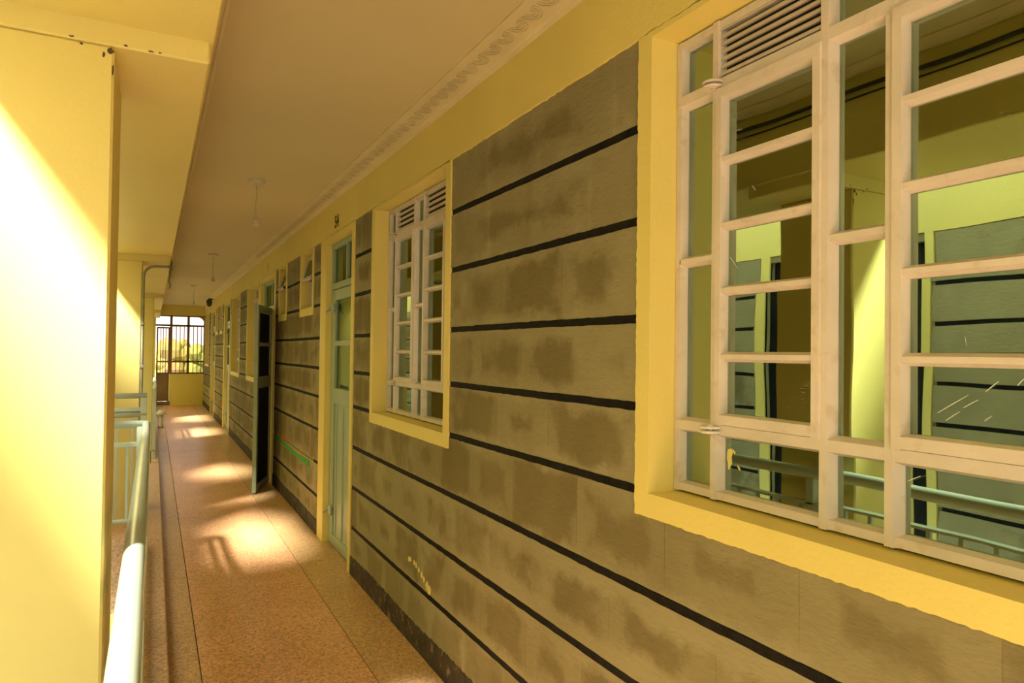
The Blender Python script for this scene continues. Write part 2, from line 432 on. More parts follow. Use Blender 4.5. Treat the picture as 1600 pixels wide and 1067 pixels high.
# ------------------------------------------------------------------ structure: floor, kerb, ceiling
fl = MB(); fl.box(-.02, XB+.01, Y_NEAR, Y_END, -.12, -.006)
floor = fl.build('floor', 'ink'); tag(floor, 'polished orange terrazzo corridor floor with tan border strips', 'floor', kind='structure')
def slab(x0, x1, mat, ys, name):
    for i in range(len(ys)-1):
        mb = MB(); mb.bbox(x0, x1, ys[i]+.0015, ys[i+1]-.0015, -.05, 0, .0015); mb.build(name, mat, floor)
ys = [Y_NEAR, .4, 2.5, 4.62, 6.74, 8.9, 11.1, 13.3, 15.6, 18.0, Y_END]
slab(.2255, .9345, 'floor', ys, 'terrazzo_panel')
slab(.05, .2205, 'border', [Y_NEAR, 5.0, 12.0, Y_END], 'border_strip')
slab(.9395, XB, 'border', [Y_NEAR, 5.0, 12.0, Y_END], 'border_strip')
for a, b in DOOR:
    mb = MB(); mb.box(XB, XI+.1, a, b, -.05, .004); mb.build('door_threshold', 'border', floor)
kb = MB(); kb.bbox(-.098, .085, Y_NEAR, 9.5, -.3, .10, .006)
kerb = kb.build('kerb', 'kerb'); tag(kerb, 'low terrazzo kerb under the nearest green railing and past the stair head', 'kerb')
kb2 = MB(); kb2.bbox(-.003, .085, 9.55, Y_END, -.3, .10, .006)
kerb2 = kb2.build('kerb', 'kerb'); tag(kerb2, 'low terrazzo kerb under the far railing beyond the stair opening', 'kerb')
kb3 = MB(); kb3.bbox(-1.7, -.101, 5.38, 5.54, -.3, .20, .006)
tag(kb3.build('kerb', 'kerb'), 'pinkish kerb under the cross railing at the stair head', 'kerb')
st = MB(); st.box(-1.7, -.02, 5.54, 6.7, -.3, -.002); tag(st.build('floor_landing', 'floor'), 'terrazzo stair landing beyond the cross railing', 'floor', kind='structure')
st = MB(); st.box(-.16, -.1, 5.54, 9.55, -.3, -.001); tag(st.build('floor_edge', 'border'), 'tan terrazzo floor edge beside the stair opening', 'floor', kind='structure')

cl = MB(); cl.box(-.50, XI+.3, Y_NEAR+.2, Y_END+.3, CEIL, CEIL+.2)
tag(cl.build('ceiling', 'ceil'), 'plain beige plaster corridor ceiling', 'ceiling', kind='structure')
# cornice with scrolled relief on the wall side, plain one on the beam side
def cornice(name, xa, xb, zc, label, relief, y0, y1):
    s = 1 if xb > xa else -1
    e = empty(name, (xa, y0, zc), label, 'cornice', kind='structure')
    mb = MB(); w = abs(xb-xa)
    prof = [(0, 0), (0, -.006), (.012, -.007), (.016, -.003), (w-.03, -.012), (w-.022, -.018), (w, -.02), (w, 0)]
    v = []; f = []; n = len(prof)
    for y in (y0, y1): v += [(xa+s*p, y, zc+q) for p, q in prof]
    f = [tuple(range(n)), tuple(range(n, 2*n))] + [(i, (i+1) % n, n+(i+1) % n, n+i) for i in range(n)]
    mb.add(v, f); mb.build('moulding', 'cornice', e)
    if relief:
        k = 0; y = y0+.05
        while y < 9.0:
            m2 = MB()
            for rr in (.018, .032, .045):
                pts = []
                for i in range(9):
                    t = math.pi*(i/8)*1.15-.2
                    pts.append((xa+s*(.035+rr*1.05*math.sin(t)*1.0+.012), y+rr*math.cos(t), zc-.0075-.06*(.035+rr*math.sin(t))))
                m2.tube(pts, .0024, 4)
            m2.build('scroll', 'cornice', e, smooth=True); y += .105
    return e
cornice('trim_1', 1.052, XW+.001, CEIL+.001, 'moulded cornice with faint scrolls between ceiling and stone wall', True, 0.9, Y_END)
cornice('trim_2', .205, .130, CEIL+.001, 'moulded cornice where the ceiling meets the left beam', False, Y_NEAR+.2, Y_END)

# ------------------------------------------------------------------ left side: beam, pillars, opposite wing
BX0, BX1, SOFF, CB = -.50, .128, 2.316, 2.26
bm_ = MB(); bm_.bbox(BX0, BX1, Y_NEAR+.2, Y_END+.1, SOFF, CEIL+.25, .004)
tag(bm_.build('edge_beam', 'pillar'), 'long yellow beam along the open left side above the railing', 'beam')
for i, (py, xr, lab) in enumerate(((1.96, -.10, 'front'), (6.70, -.10, ''), (11.4, -.005, ''), (16.2, -.005, ''))):
    labs = ['wide yellow pillar nearest the camera, brightly sunlit at left', 'second yellow pillar with the conduit at its corner, half sunlit',
            'third narrow-looking yellow pillar behind the far railing', 'farthest yellow pillar close to the end grille']
    p = empty('pillar', (-.3, py, 0), labs[i], 'pillar', 'pillars along the open side')
    mb = MB(); mb.bbox(-.52, xr, py, py+.40, -3, CB, .006); mb.build('shaft', 'pillar', p)
    mb = MB(); mb.bbox(-.56, BX1-.010, py-.004, py+.41, CB, CEIL, .005); mb.build('cross_beam', 'pillar', p)
# opposite wing: wall with stone courses, a doorway, yellow band
XO = -1.72
ow = MB(); OH = [(2.62, 3.86, -.1, 2.25)]
wall_with_holes(ow, XO-.2, XO, -1.6, 24.0, -3, 2.95, OH)
wall_left = ow.build('wall_left', 'mortar'); tag(wall_left, 'stone wall of the opposite wing across the stairwell', 'wall', kind='structure')
mb = MB(); mb.box(XO-.02, XO+.016, -1.6, 24.0, 2.30, 2.95); mb.build('plaster_band', 'yellow', wall_left)
for a, b in ((2.565, 2.62), (3.86, 3.95), (6.1, 6.2)):
    mb = MB(); mb.box(XO-.02, XO+.016, a, b, -.1, 2.30); mb.build('plaster_surround', 'yellow', wall_left)
OG = [.03, .30, .56, .815, 1.075, 1.335, 1.53, 1.727, 1.985, 2.31]
for a, b in ((-1.6, 2.565), (3.95, 6.1), (6.2, 23.9)):
    for k in range(len(OG)-1):
        o = bpy.data.objects.new('stone_course', BLK[k % 6]); COL.objects.link(o); o.parent = wall_left
        o.location = (XO+.012, a, OG[k]+.013); o.scale = (-.014, b-a, OG[k+1]-OG[k]-.026)
        mb = MB(); mb.box(XO-.004, XO+.006, a+.03, b-.03, OG[k]-.014, OG[k]+.014); mb.build('joint_strip', 'black', wall_left)
mb = MB(); mb.box(XO-.1, XO-.05, 2.6, 3.9, -.1, 2.3); tag(mb.build('door_5', 'doordark'), 'dark sheet painting the shade inside a doorway of the opposite wing', 'door', kind='structure')  # dark sheet stands in for the shade inside the opening
# unseen parapet added on the opposite wing; its gaps shape the sun patches
up = MB()
openings = [(-1.2, .95), (2.85, 4.15), (5.0, 5.8), (6.3, 7.15), (10.2, 11.8), (13.2, 14.8)]
wall_with_holes(up, XO-.22, XO-.02, .95, 24.0, 2.95, 4.75, [(a, b, 3.88, 4.9) for a, b in openings])
up.box(XO-.22, XO-.02, -1.6, .95, 2.95, 3.88)
tag(up.build('wall_sun_mask', 'yellow'), 'unseen yellow parapet added above the opposite wing, its gaps shaping the sun patches', 'wall', kind='structure')
g = MB(); g.box(-40, -.1, -14, 120, -3.2, -3.0); g.box(-.1, 60, Y_END+.4, 120, -3.2, -3.0)
tag(g.build('ground', 'ground'), 'pale courtyard ground far below the corridor', 'ground', kind='structure')

# unseen wall added behind the camera to hold back sky light
rw = MB(); rw.box(-9, XI, -7.4, -7.2, -3, 4.6)
tag(rw.build('wall_light_block', 'pale'), 'unseen pale grey wall added behind the camera to balance the near light', 'wall', kind='structure')

# ------------------------------------------------------------------ dim rooms behind the windows
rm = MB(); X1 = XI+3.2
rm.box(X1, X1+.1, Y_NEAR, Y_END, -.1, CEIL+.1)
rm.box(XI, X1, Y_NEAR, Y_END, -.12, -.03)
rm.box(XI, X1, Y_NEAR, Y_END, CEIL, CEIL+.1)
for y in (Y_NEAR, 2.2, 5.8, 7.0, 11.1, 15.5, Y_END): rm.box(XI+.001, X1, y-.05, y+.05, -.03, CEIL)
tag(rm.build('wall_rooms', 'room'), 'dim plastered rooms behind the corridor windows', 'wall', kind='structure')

# ------------------------------------------------------------------ windows
XF = 1.29           # front of the steel frames
def bar_y(mb, y0, y1, z, w=.026, x0=XF, d=.034, taper=.45):
    """horizontal glazing bar, chamfered towards the corridor"""
    h = w/2; t = h*taper
    mb.prism([(z-t, x0), (z+t, x0), (z+h, x0+d*.55), (z+h, x0+d), (z-h, x0+d), (z-h, x0+d*.55)], 1, y0, y1)
def bar_z(mb, y, z0, z1, w=.026, x0=XF, d=.034, taper=.45):
    h = w/2; t = h*taper
    mb.prism([(x0, y-t), (x0, y+t), (x0+d*.55, y+h), (x0+d, y+h), (x0+d, y-h), (x0+d*.55, y-h)], 2, z0, z1)
def pane(parent, y0, y1, z0, z1, x=XF+.024, tilt=.0035):
    cy, cz = (y0+y1)/2, (z0+z1)/2
    off = Vector((0, 0, 0)); p = parent
    while p is not None: off += p.location; p = p.parent
    mb = MB(); mb.box(0, .004, -(y1-y0)/2, (y1-y0)/2, -(z1-z0)/2, (z1-z0)/2)
    o = mb.build('pane', 'glass', parent, local=True)
    o.location = Vector((x, cy, cz))-off
    o.rotation_euler = (0, random.uniform(-tilt, tilt), random.uniform(-tilt, tilt)); return o
def casement(n, y0, y1, label, fine=True):
    """columns from the far side (y1): narrow light, sash, narrow light, sash, narrow light"""
    w = empty('window_%d' % n, (XF, (y0+y1)/2, WZ0), label, 'window', 'casement windows in the stone wall', 'structure')
    zb, zt = WZ0+.006, WZ1-.004
    f = MB()
    for yy in (y0+.012, y1-.012): bar_z(f, yy, zb, zt, .028, XF, .04, .7)
    for zz in (zb+.012, zt-.012): bar_y(f, y0+.012, y1-.012, zz, .028, XF-.0007, .0407, .7)
    f.build('frame', 'frame', w)
    s = (y1-y0)/1.15
    cols = [y1-.0, y1-.154*s, y1-.482*s, y1-.632*s, y1-.948*s, y0]       # mullion centres
    z_t, z_l = 2.212, 1.318                                             # transom, low rail
    for c in cols[1:-1]:
        m = MB(); bar_z(m, c, zb, zt, .034, XF-.004, .046, .55); m.build('mullion', 'frame', w)
    for k in range(5):
        ya, yb = cols[k+1]+.015, cols[k]-.015
        if k == 0: yb = y1-.022
        if k == 4: ya = y0+.022
        m = MB(); bar_y(m, ya-.01, yb+.01, z_l, .042, XF-.003, .042, .6); m.build('transom_bar', 'frame', w)
        m = MB(); bar_y(m, ya-.01, yb+.01, z_t, .046 if k % 2 == 0 else .05, XF-.003, .042, .6); m.build('transom_bar', 'frame', w)
        pane(w, ya-.006, yb+.006, zb+.02, z_l-.016)
        if k % 2 == 0:
            pane(w, ya-.006, yb+.006, z_t+.016, zt-.02)
            m = MB(); bar_y(m, ya-.004, yb+.004, 1.766, .030); m.build('glazing_bar', 'frame', w)
            pane(w, ya-.006, yb+.006, 1.766+.010, z_t-.018); pane(w, ya-.006, yb+.006, z_l+.016, 1.766-.010)
        else:
            sm = MB()                                                   # opening sash, proud of the frame
            x0 = XF-.010
            for yy in (ya+.002, yb-.002): bar_z(sm, yy, z_l+.012, z_t-.012, .024, x0, .036, .8)
            bar_y(sm, ya, yb, z_t-.026, .034, x0-.0007, .036, .75); bar_y(sm, ya, yb, z_l+.027, .032, x0-.0007, .036, .75)
            sash = sm.build('sash', 'frame', w)
            zs = [z_l+.036, 1.506, 1.676, 1.843, 2.013, z_t-.036]
            for q in range(1, 5):
                m = MB(); bar_y(m, ya+.006, yb-.006, zs[q], .026, XF-.006, .032); m.build('glazing_bar', 'frame', sash)
            for q in range(5): pane(sash, ya+.006, yb-.006, zs[q]+.004, zs[q+1]-.004, XF+.018)
            # fixed steel vent with slats above the sash
            if fine:
                vm = MB(); vm.box(XF+.020, XF+.024, ya-.005, yb+.005, z_t+.02, zt-.015); vm.build('vent_mesh', 'dark', w)
                zz0, zz1 = z_t+.028, zt-.022; ns = 7 if n == 1 else 5
                for q in range(ns):
                    zc = zz0+(zz1-zz0)*(q)/(ns-1); h = (zz1-zz0)/(ns-1)*.37
                    m = MB(); m.prism([(zc-h, XF-.001), (zc+h*.7, XF+.006), (zc+h, XF+.02), (zc-h*.6, XF+.013)], 1, ya, yb); m.build('louvre_slat', 'frame', w)
    # pivot hinges on the far side of the first sash
    for zz in (z_t, z_l):
        for k in (1,):
            yy = cols[k]; m = MB()
            m.lathe([(.0, -.009), (.026, -.009), (.028, -.006), (.026, -.003), (0, -.003)], (XF-.012, yy, zz), 14)
            m.lathe([(.0, .003), (.026, .003), (.028, .006), (.026, .009), (0, .009)], (XF-.012, yy, zz), 14)
            m.lathe([(.007, -.012), (.007, .012)], (XF-.012, yy, zz), 8)
            m.build('pivot_hinge', 'frame' if zz == z_t else 'paper', w)
    return w
W1 = casement(1, *WIN[0], 'large cream casement window nearest the camera, cut off at right')
casement(2, *WIN[1], 'cream casement window between the first stone panel and door 54')
casement(3, *WIN[2], 'cream casement window just beyond the open door')
casement(4, *WIN[3], 'cream casement window second beyond the open door', False)
casement(5, *WIN[4], 'farthest casement window beside the end grille', False)
# flakes of yellow paint on the low pane of the first window
def flake(pts, x, mat, parent, name='paint_flake'):
    mb = MB(); n = len(pts)
    v = [(x, y, z) for y, z in pts] + [(x+.0012, y, z) for y, z in pts]
    mb.add(v, [tuple(range(n)), tuple(range(n, 2*n))[::-1]] + [(i, (i+1) % n, n+(i+1) % n, n+i) for i in range(n)])
    return mb.build(name, mat, parent)
flake([(1.300, 1.268), (1.286, 1.272), (1.283, 1.262), (1.287, 1.250), (1.286, 1.232), (1.291, 1.226), (1.293, 1.218), (1.298, 1.216), (1.299, 1.232), (1.303, 1.244), (1.302, 1.258)], XF+.0225, 'chip', W1)
for (ya_, za_, yb_, zb_) in [(0.7651, 1.4066, 0.7117, 1.4423), (0.7499, 1.3936, 0.7249, 1.4123), (0.7193, 1.4197, 0.6943, 1.4354), (0.6816, 1.4509, 0.6609, 1.4699), (0.6837, 1.3987, 0.6712, 1.4089), (0.7162, 1.5478, 0.714, 1.5326), (0.631, 1.4647, 0.6214, 1.476), (0.8225, 1.2686, 0.7974, 1.2827), (1.2187, 1.9308, 1.2084, 1.9176), (1.2892, 1.7611, 1.2651, 1.7323)]:
    flake([(ya_, za_-.0006), (ya_, za_+.0006), ((ya_+yb_)/2, (za_+zb_)/2+.0011), (yb_, zb_+.0005), (yb_, zb_-.0005), ((ya_+yb_)/2, (za_+zb_)/2-.0006)], XF+.0155, 'paper', W1, 'glass_scratch')
flake([(1.268, 1.232), (1.262, 1.229), (1.257, 1.222), (1.259, 1.219), (1.265, 1.225)], XF+.0225, 'chip', W1)
flake([(1.281, 1.270), (1.274, 1.262), (1.276, 1.258), (1.284, 1.266)], XF+.0225, 'chip', W1)

def small_window(n, y0, y1, label, tilt):
    w = empty('window_%d' % n, (XF, (y0+y1)/2, SZ0), label, 'window', 'small toilet windows', 'structure')
    x0 = XF-.02
    f = MB()
    for yy in (y0+.014, y1-.014): bar_z(f, yy, SZ0+.004, SZ1-.004, .03, x0, .04, .7)
    for zz in (SZ0+.018, SZ1-.018, SZ0+.24): bar_y(f, y0+.014, y1-.014, zz, .03, x0-.0007, .04, .7)
    f.build('frame', 'frame', w)
    pane(w, y0+.025, y1-.025, SZ0+.03, SZ0+.23, x0+.024)
    # top-hung vent pushed outwards
    s = MB(); h = .225; yy0, yy1 = y0+.02-(y0+y1)/2, y1-.02-(y0+y1)/2
    s.box(-.012, .012, yy0, yy0+.022, -h, 0); s.box(-.012, .012, yy1-.022, yy1, -h, 0)
    s.box(-.012, .012, yy0, yy1, -.022, 0); s.box(-.012, .012, yy0, yy1, -h, -h+.022)
    so = s.build('vent_sash', 'frame', w, local=True); so.location = (x0-XF, 0, SZ1-.03-SZ0); so.rotation_euler = (0, R_(tilt), 0)
    gmb = MB(); gmb.box(-.002, .002, yy0+.015, yy1-.015, -h+.015, -.015); gmb.build('pane', 'glass', so, local=True)
    st_ = MB(); st_.tube([(x0-.02, y0+.06, SZ0+.245), (x0-.07, y0+.07, SZ0+.25), (x0-.10, y0+.08, SZ0+.27)], .005, 6); st_.build('stay', 'frame', w)
for i, (a, b) in enumerate(SMALL):
    small_window(6+i, a, b, ['small high window with tilted vent, nearest past door 54', 'small high window with tilted vent, next to the open door',
        'small high window, nearer of the far pair', 'small high window, farther of the far pair'][i], [16, 22, 14, 14][i])

# ------------------------------------------------------------------ doors
def steel_door(n, y0, y1, label, leaf_w=None, angle=0.0, open_leaf=False):
    d = empty('door_%d' % n, (1.27, (y0+y1)/2, 0), label, 'door', kind='structure')
    x0, x1 = 1.245, 1.29; zt = 1.985
    f = MB()
    f.bbox(x0, x1, y0+.002, y0+.04, 0.004, DZ1-.004); f.bbox(x0, x1, y1-.04, y1-.002, .004, DZ1-.004)
    f.bbox(x0, x1, y0+.04, y1-.04, DZ1-.044, DZ1-.004); f.bbox(x0-.004, x1, y0+.04, y1-.04, zt+.002, zt+.05)
    f.bbox(x0, x1, (y0+y1)/2-.09, (y0+y1)/2-.06, zt+.05, DZ1-.044)
    f.build('frame', 'green', d)
    pane(d, y0+.035, (y0+y1)/2-.07, zt+.045, DZ1-.04, x0+.02); pane(d, (y0+y1)/2-.08, y1-.035, zt+.045, DZ1-.04, x0+.02)
    L = y1-y0-.085
    lf = MB()   # leaf in local coordinates: hinge line at y=0, leaf towards +y, outer face at x=0
    lf.bbox(0, .04, 0, .07, .012, zt-.003); lf.bbox(0, .04, L-.09, L, .012, zt-.003)
    for a, b in ((.012, .09), (1.10, 1.22), (1.545, 1.585), (1.90, zt-.003)): lf.bbox(0, .04, .07, L-.09, a, b)
    leaf = lf.build('leaf', 'green', d, local=True)
    hinge_y = y0+.042
    leaf.location = Vector((x0, hinge_y, 0)) - d.location
    if open_leaf: leaf.rotation_euler = (0, 0, R_(180-angle)); 
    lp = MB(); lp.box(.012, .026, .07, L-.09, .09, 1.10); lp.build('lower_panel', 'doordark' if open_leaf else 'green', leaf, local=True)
    if not open_leaf:
        for k in range(3):
            yy = .14+(L-.30)*k/2.0+.0; rb = MB(); rb.prism([(.002, yy-.012), (.002, yy+.012), (.012, yy+.02), (.012, yy-.02)], 2, .10, 1.09); rb.build('panel_rib', 'green', leaf, local=True)
        for zz in (1.84, .27):
            bt = MB(); bt.tube([(-.012, L-.12, zz), (-.012, L+.06, zz)], .009, 8); bt.bbox(-.018, 0, L-.10, L-.02, zz-.035, zz+.035, .004)
            bt.tube([(-.012, L+.0, zz), (-.05, L+.0, zz-.03)], .006, 6); bt.build('tower_bolt', 'green', leaf, local=True)
    for a, b in ((1.22, 1.545), (1.585, 1.90)):
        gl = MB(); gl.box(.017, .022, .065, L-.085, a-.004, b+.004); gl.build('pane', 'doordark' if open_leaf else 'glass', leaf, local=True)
    return d, leaf
steel_door(1, *DOOR[0], 'pale green glazed steel door under the number 54, closed')
d2, leaf2 = steel_door(2, *DOOR[1], 'pale green steel door swung wide open into the corridor', angle=20, open_leaf=True)
leaf2.location = Vector((1.185, 8.14, 0)) - d2.location; leaf2.scale = (1, .61, 1)
leaf2.rotation_euler = (0, 0, R_(180-20.5))
steel_door(3, *DOOR[2], 'pale green steel door beyond the fourth casement window, closed')
steel_door(4, *DOOR[3], 'pale green steel door farthest along the stone wall, closed')

# ------------------------------------------------------------------ numbers and marks on the wall
def text_mesh(s, size, loc, mat, parent, name, sx=1.0):
    cu = bpy.data.curves.new(name, 'FONT'); cu.body = s; cu.size = size; cu.extrude = .0008; cu.offset = .004; cu.align_x = 'CENTER'
    t = bpy.data.objects.new(name, cu); COL.objects.link(t)
    dg = bpy.context.evaluated_depsgraph_get(); me = bpy.data.meshes.new_from_object(t.evaluated_get(dg))
    bpy.data.objects.remove(t)
    o = bpy.data.objects.new(name, me); COL.objects.link(o); me.materials.clear(); me.materials.append(MAT[mat])
    o.parent = parent; o.location = loc; o.rotation_euler = (R_(90), 0, R_(-90)); o.scale = (sx, 1, 1)
    return o
text_mesh('54', .125, (XW-.0012, 5.14, 2.437), 'ink', wall_right, 'door_number', 1.0)
text_mesh('1', .12, (XW-.0012, 8.62, 2.46), 'ink', wall_right, 'door_number', .8)
def strip_yz(pts, w, mat, name, x=XS-.0022):
    mb = MB(); v = []; f = []
    for i, (y, z) in enumerate(pts):
        a = pts[max(i-1, 0)]; b = pts[min(i+1, len(pts)-1)]; d = Vector((b[0]-a[0], b[1]-a[1])).normalized(); nn = Vector((-d.y, d.x))
        ww = w*random.uniform(.8, 1.15)/2
        v += [(x, y+nn.x*ww, z+nn.y*ww), (x, y-nn.x*ww, z-nn.y*ww), (x+.002, y-nn.x*ww, z-nn.y*ww), (x+.002, y+nn.x*ww, z+nn.y*ww)]
    n = len(pts)
    for i in range(n-1):
        for k in range(4): f.append((i*4+k, i*4+(k+1) % 4, i*4+4+(k+1) % 4, i*4+4+k))
    f += [(0, 1, 2, 3), tuple((n-1)*4+k for k in (3, 2, 1, 0))]
    mb.add(v, f); return mb.build(name, mat, wall_right)
strip_yz([(8.02-.18*i, .532+.012*math.sin(i*.6)) for i in range(12)], .04, 'tape', 'green_tape')['label'] = 'bright green tape stripe'
strip_yz([(6.05, .535), (6.045, .50), (6.05, .46), (6.055, .43)], .05, 'tape', 'green_tape')['label'] = 'bright green tape end'
strip_yz([(15.6-.2*i, .50) for i in range(5)], .04, 'tape', 'green_tape')['label'] = 'distant green tape stripe'
for (y, z) in ((7.40, .605), (7.12, .598)):
    flake([(y+.09*math.cos(t)*random.uniform(.7, 1.1), z+.022*math.sin(t)*random.uniform(.7, 1.2)) for t in [k*math.pi/5 for k in range(10)]], XS-.002, 'red', wall_right, 'red_paint_mark')
for k in range(9):
    t = k/8; y, z = 3.44-.30*t+random.uniform(-.02, .02), .368+[.07, .075, .075, .07, .06, .045, .03, .015, .0][k]-.02
    r = .014 if k < 7 else .022
    flake([(y+r*math.cos(a)*random.uniform(.6, 1.3), z+r*math.sin(a)*random.uniform(.6, 1.3)) for a in [q*math.pi/4 for q in range(8)]], XS-.0015, 'chip', wall_right, 'yellow_paint_splash')

# ------------------------------------------------------------------ railings
RX, RZ, BZ = -.035, .975, .838
def railing(name, label, y0, y1, posts, X=RX, ret=None):
    r = empty(name, (X, y0, .1), label, 'railing')
    mb = MB(); pts = [(X, y0, RZ)] + [(X, y0+(y1-y0)*i/8, RZ) for i in range(1, 8)] + [(X, y1, RZ)]
    mb.tube(pts, .0265, 20); mb.build('handrail', 'rail', r, smooth=True)
    mb = MB(); mb.bbox(X-.02, X+.02, y0, y1, BZ-.006, BZ+.006, .001); mb.build('top_bar', 'rail', r)
    mb = MB(); mb.bbox(X-.02, X+.02, y0, y1, .19, .202, .001); mb.build('bottom_bar', 'rail', r)
    y = y0+.06
    bal = None
    while y < y1-.03:
        if min(abs(y-p) for p in posts) > .04:
            if bal is None:
                mb = MB(); mb.box(X-.008, X+.008, y-.008, y+.008, .20, BZ-.005); bal = mb.build('baluster', 'rail', r); yb0 = y
            else:
                c = bal.copy(); COL.objects.link(c); c.parent = r; c.location = (0, y-yb0, 0)
        y += .12
    for p in posts:
        mb = MB(); mb.bbox(X-.02, X+.02, p-.02, p+.02, .1005, RZ-.02, .002); mb.build('post', 'rail', r)
    return r
railing('railing', 'near green tubular railing running along the left edge towards the camera', Y_NEAR+.1, 5.45, [-1.0, .55, 2.13, 3.75, 5.43])
railing('railing', 'far green railing with square end post beyond the stair opening', 9.88, 13.6, [9.9, 11.3, 13.58], X=0.022)
def cross_rail(label, y, zs, x0, x1, bars):
    r = empty('cross_railing', (x1, y, .1), label, 'railing')
    for z, rad in zs:
        mb = MB(); mb.tube([(x0, y, z), (x1+.0, y, z)], rad, 16); mb.build('handrail', 'rail', r, smooth=True)
    for z in bars[:-1]:
        mb = MB(); mb.bbox(x0, x1, y-.02, y+.02, z-.018, z+.012, .002); mb.build('cross_bar', 'rail', r)
    mb = MB(); mb.bbox(x0, x1, y-.02, y+.02, bars[-1]-.006, bars[-1]+.006, .001); mb.build('bottom_bar', 'rail', r)
    x = x1-.10
    while x > x0+.02:
        mb = MB(); mb.box(x-.008, x+.008, y-.008, y+.008, bars[-1], bars[0]-.01); mb.build('baluster', 'rail', r); x -= .11
    mb = MB(); mb.bbox(x1-.045, x1, y-.022, y+.022, .1005, zs[0][0]-.015, .002); mb.build('post', 'rail', r)
    return r
cross_rail('pale cross railing meeting the near railing at its corner', 5.47, [(RZ, .0265)], -1.68, -.05, [BZ, .31])
cross_rail('double cross railing of the stair in front of the second pillar', 6.28, [(1.125, .022), (.975, .024)], -1.68, -.04, [1.02, .12])

# chipped plaster where the nearest pillar meets its cross beam
P1 = [o for o in bpy.data.objects if o.name == 'pillar'][0]
def chip_y(x, z, rx, rz, y=1.9545):
    n = 9; pts = [(x+rx*math.cos(t)*random.uniform(.5, 1.2), z+rz*math.sin(t)*random.uniform(.5, 1.2)) for t in [k*2*math.pi/n for k in range(n)]]
    mb = MB(); mb.add([(a, y, b) for a, b in pts]+[(a, y+.0015, b) for a, b in pts], [tuple(range(n)), tuple(range(n, 2*n))[::-1]]+[(i, (i+1) % n, n+(i+1) % n, n+i) for i in range(n)])
    mb.build('plaster_chip', 'ink', P1)
for x, z, rx, rz, y in ((-.108, 2.247, .007, .012, 1.9585), (-.123, 2.235, .004, .006, 1.9585), (-.103, 2.20, .0025, .02, 1.9585), (-.17, 2.252, .004, .003, 1.9585), (-.075, 2.266, .005, .0025, 1.9545), (-.02, 2.263, .006, .002, 1.9545), (.0, 2.264, .004, .002, 1.9545), (-.19, 2.264, .006, .003, 1.9545)):
    chip_y(x, z, rx, rz, y)

# conduit at the second pillar
cd = empty('conduit', (-.082, 6.68, 0), 'grey conduit pipe climbing the corner of the second pillar', 'pipe')
pts = [(-.088, 6.685, z) for z in (.1, .8, 1.5, 2.0, 2.13)]
for k in range(1, 7):
    a = k/6*math.pi/2; pts.append((-.088+.09*(1-math.cos(a)), 6.685, 2.13+.09*math.sin(a)))
pts += [(.06, 6.685, 2.222), (.112, 6.69, 2.225), (.13, 6.75, 2.235)]
mb = MB(); mb.tube(pts, .011, 10); mb.build('pipe', 'metal', cd, smooth=True)
for z in (.6, 1.35, 1.72):
    mb = MB(); mb.bbox(-.103, -.073, 6.668, 6.702, z-.012, z+.012, .003); mb.build('pipe_clip', 'metal', cd)

# pendant lamp holders
def pendant(x, y, label, drop=.25):
    p = empty('pendant_lamp_holder', (x, y, CEIL), label, 'lamp holder', 'bare lamp holders along the ceiling')
    mb = MB(); mb.lathe([(.0, 0), (.055, 0), (.055, -.012), (.048, -.024), (.014, -.032), (0, -.032)][::-1], (x, y, CEIL), 18); mb.build('ceiling_rose', 'white', p)
    mb = MB(); mb.tube([(x, y, CEIL-.03), (x+.004, y, CEIL-.1), (x-.004, y, CEIL-.17), (x, y, CEIL-drop)], .004, 6); mb.build('cord', 'white', p)
    mb = MB(); mb.lathe([(.0, 0), (.010, 0), (.015, -.012), (.021, -.022), (.021, -.05), (.026, -.052), (.026, -.058), (.019, -.06), (0, -.06)][::-1], (x, y, CEIL-drop), 14); mb.build('socket', 'white', p)
pendant(.60, 4.92, 'white pendant lamp holder nearest the camera on the corridor ceiling')
pendant(.62, 9.02, 'white pendant lamp holder second along the corridor ceiling', .28)
pendant(.63, 13.65, 'white pendant lamp holder farthest along the corridor ceiling', .30)
bl = empty('bulkhead_light', (1.1, 16.95, 2.58), 'small black fitting high on the wall near the corridor end', 'light fitting')
mb = MB(); mb.lathe([(0, .09), (.02, .085), (.02, .06), (.055, .05), (.065, 0), (.05, -.07), (.03, -.10), (0, -.105)][::-1], (1.1, 16.95, 2.575), 14); mb.build('housing', 'blackplastic', bl)
mb = MB(); mb.tube([(1.1, 16.95, 2.64), (1.19, 16.95, 2.64)], .012, 8); mb.build('bracket', 'blackplastic', bl)
jb = empty('junction_box', (.14, 8.4, 2.36), 'grey junction box with dangling cable on the left beam', 'junction box')
mb = MB(); mb.bbox(.115, .165, 8.32, 8.44, 2.36, 2.47, .006); mb.build('box', 'metal', jb)
mb = MB(); mb.tube([(.14, 8.38, 2.36), (.145, 8.38, 2.31), (.13, 8.39, 2.25), (.15, 8.4, 2.20), (.14, 8.4, 2.17)], .008, 6); mb.build('cable', 'metal', jb)
# dark tubes painting the shadow gap under the beam-side cornice
cb = MB(); cb.tube([(.137, Y_NEAR+.3+.5*i, 2.585+.004*math.sin(i*1.3)) for i in range(20)], .009, 6)
tag(cb.build('cable', 'blackplastic'), 'black line painting the shadow gap under the cornice on the inner side of the left beam', 'cable')
cb = MB(); cb.tube([(.133, Y_NEAR+.3+.5*i, 2.553+.003*math.sin(i*.9)) for i in range(20)], .004, 6)
tag(cb.build('cable', 'blackplastic'), 'thin second line of the painted shadow gap on the left beam', 'cable')
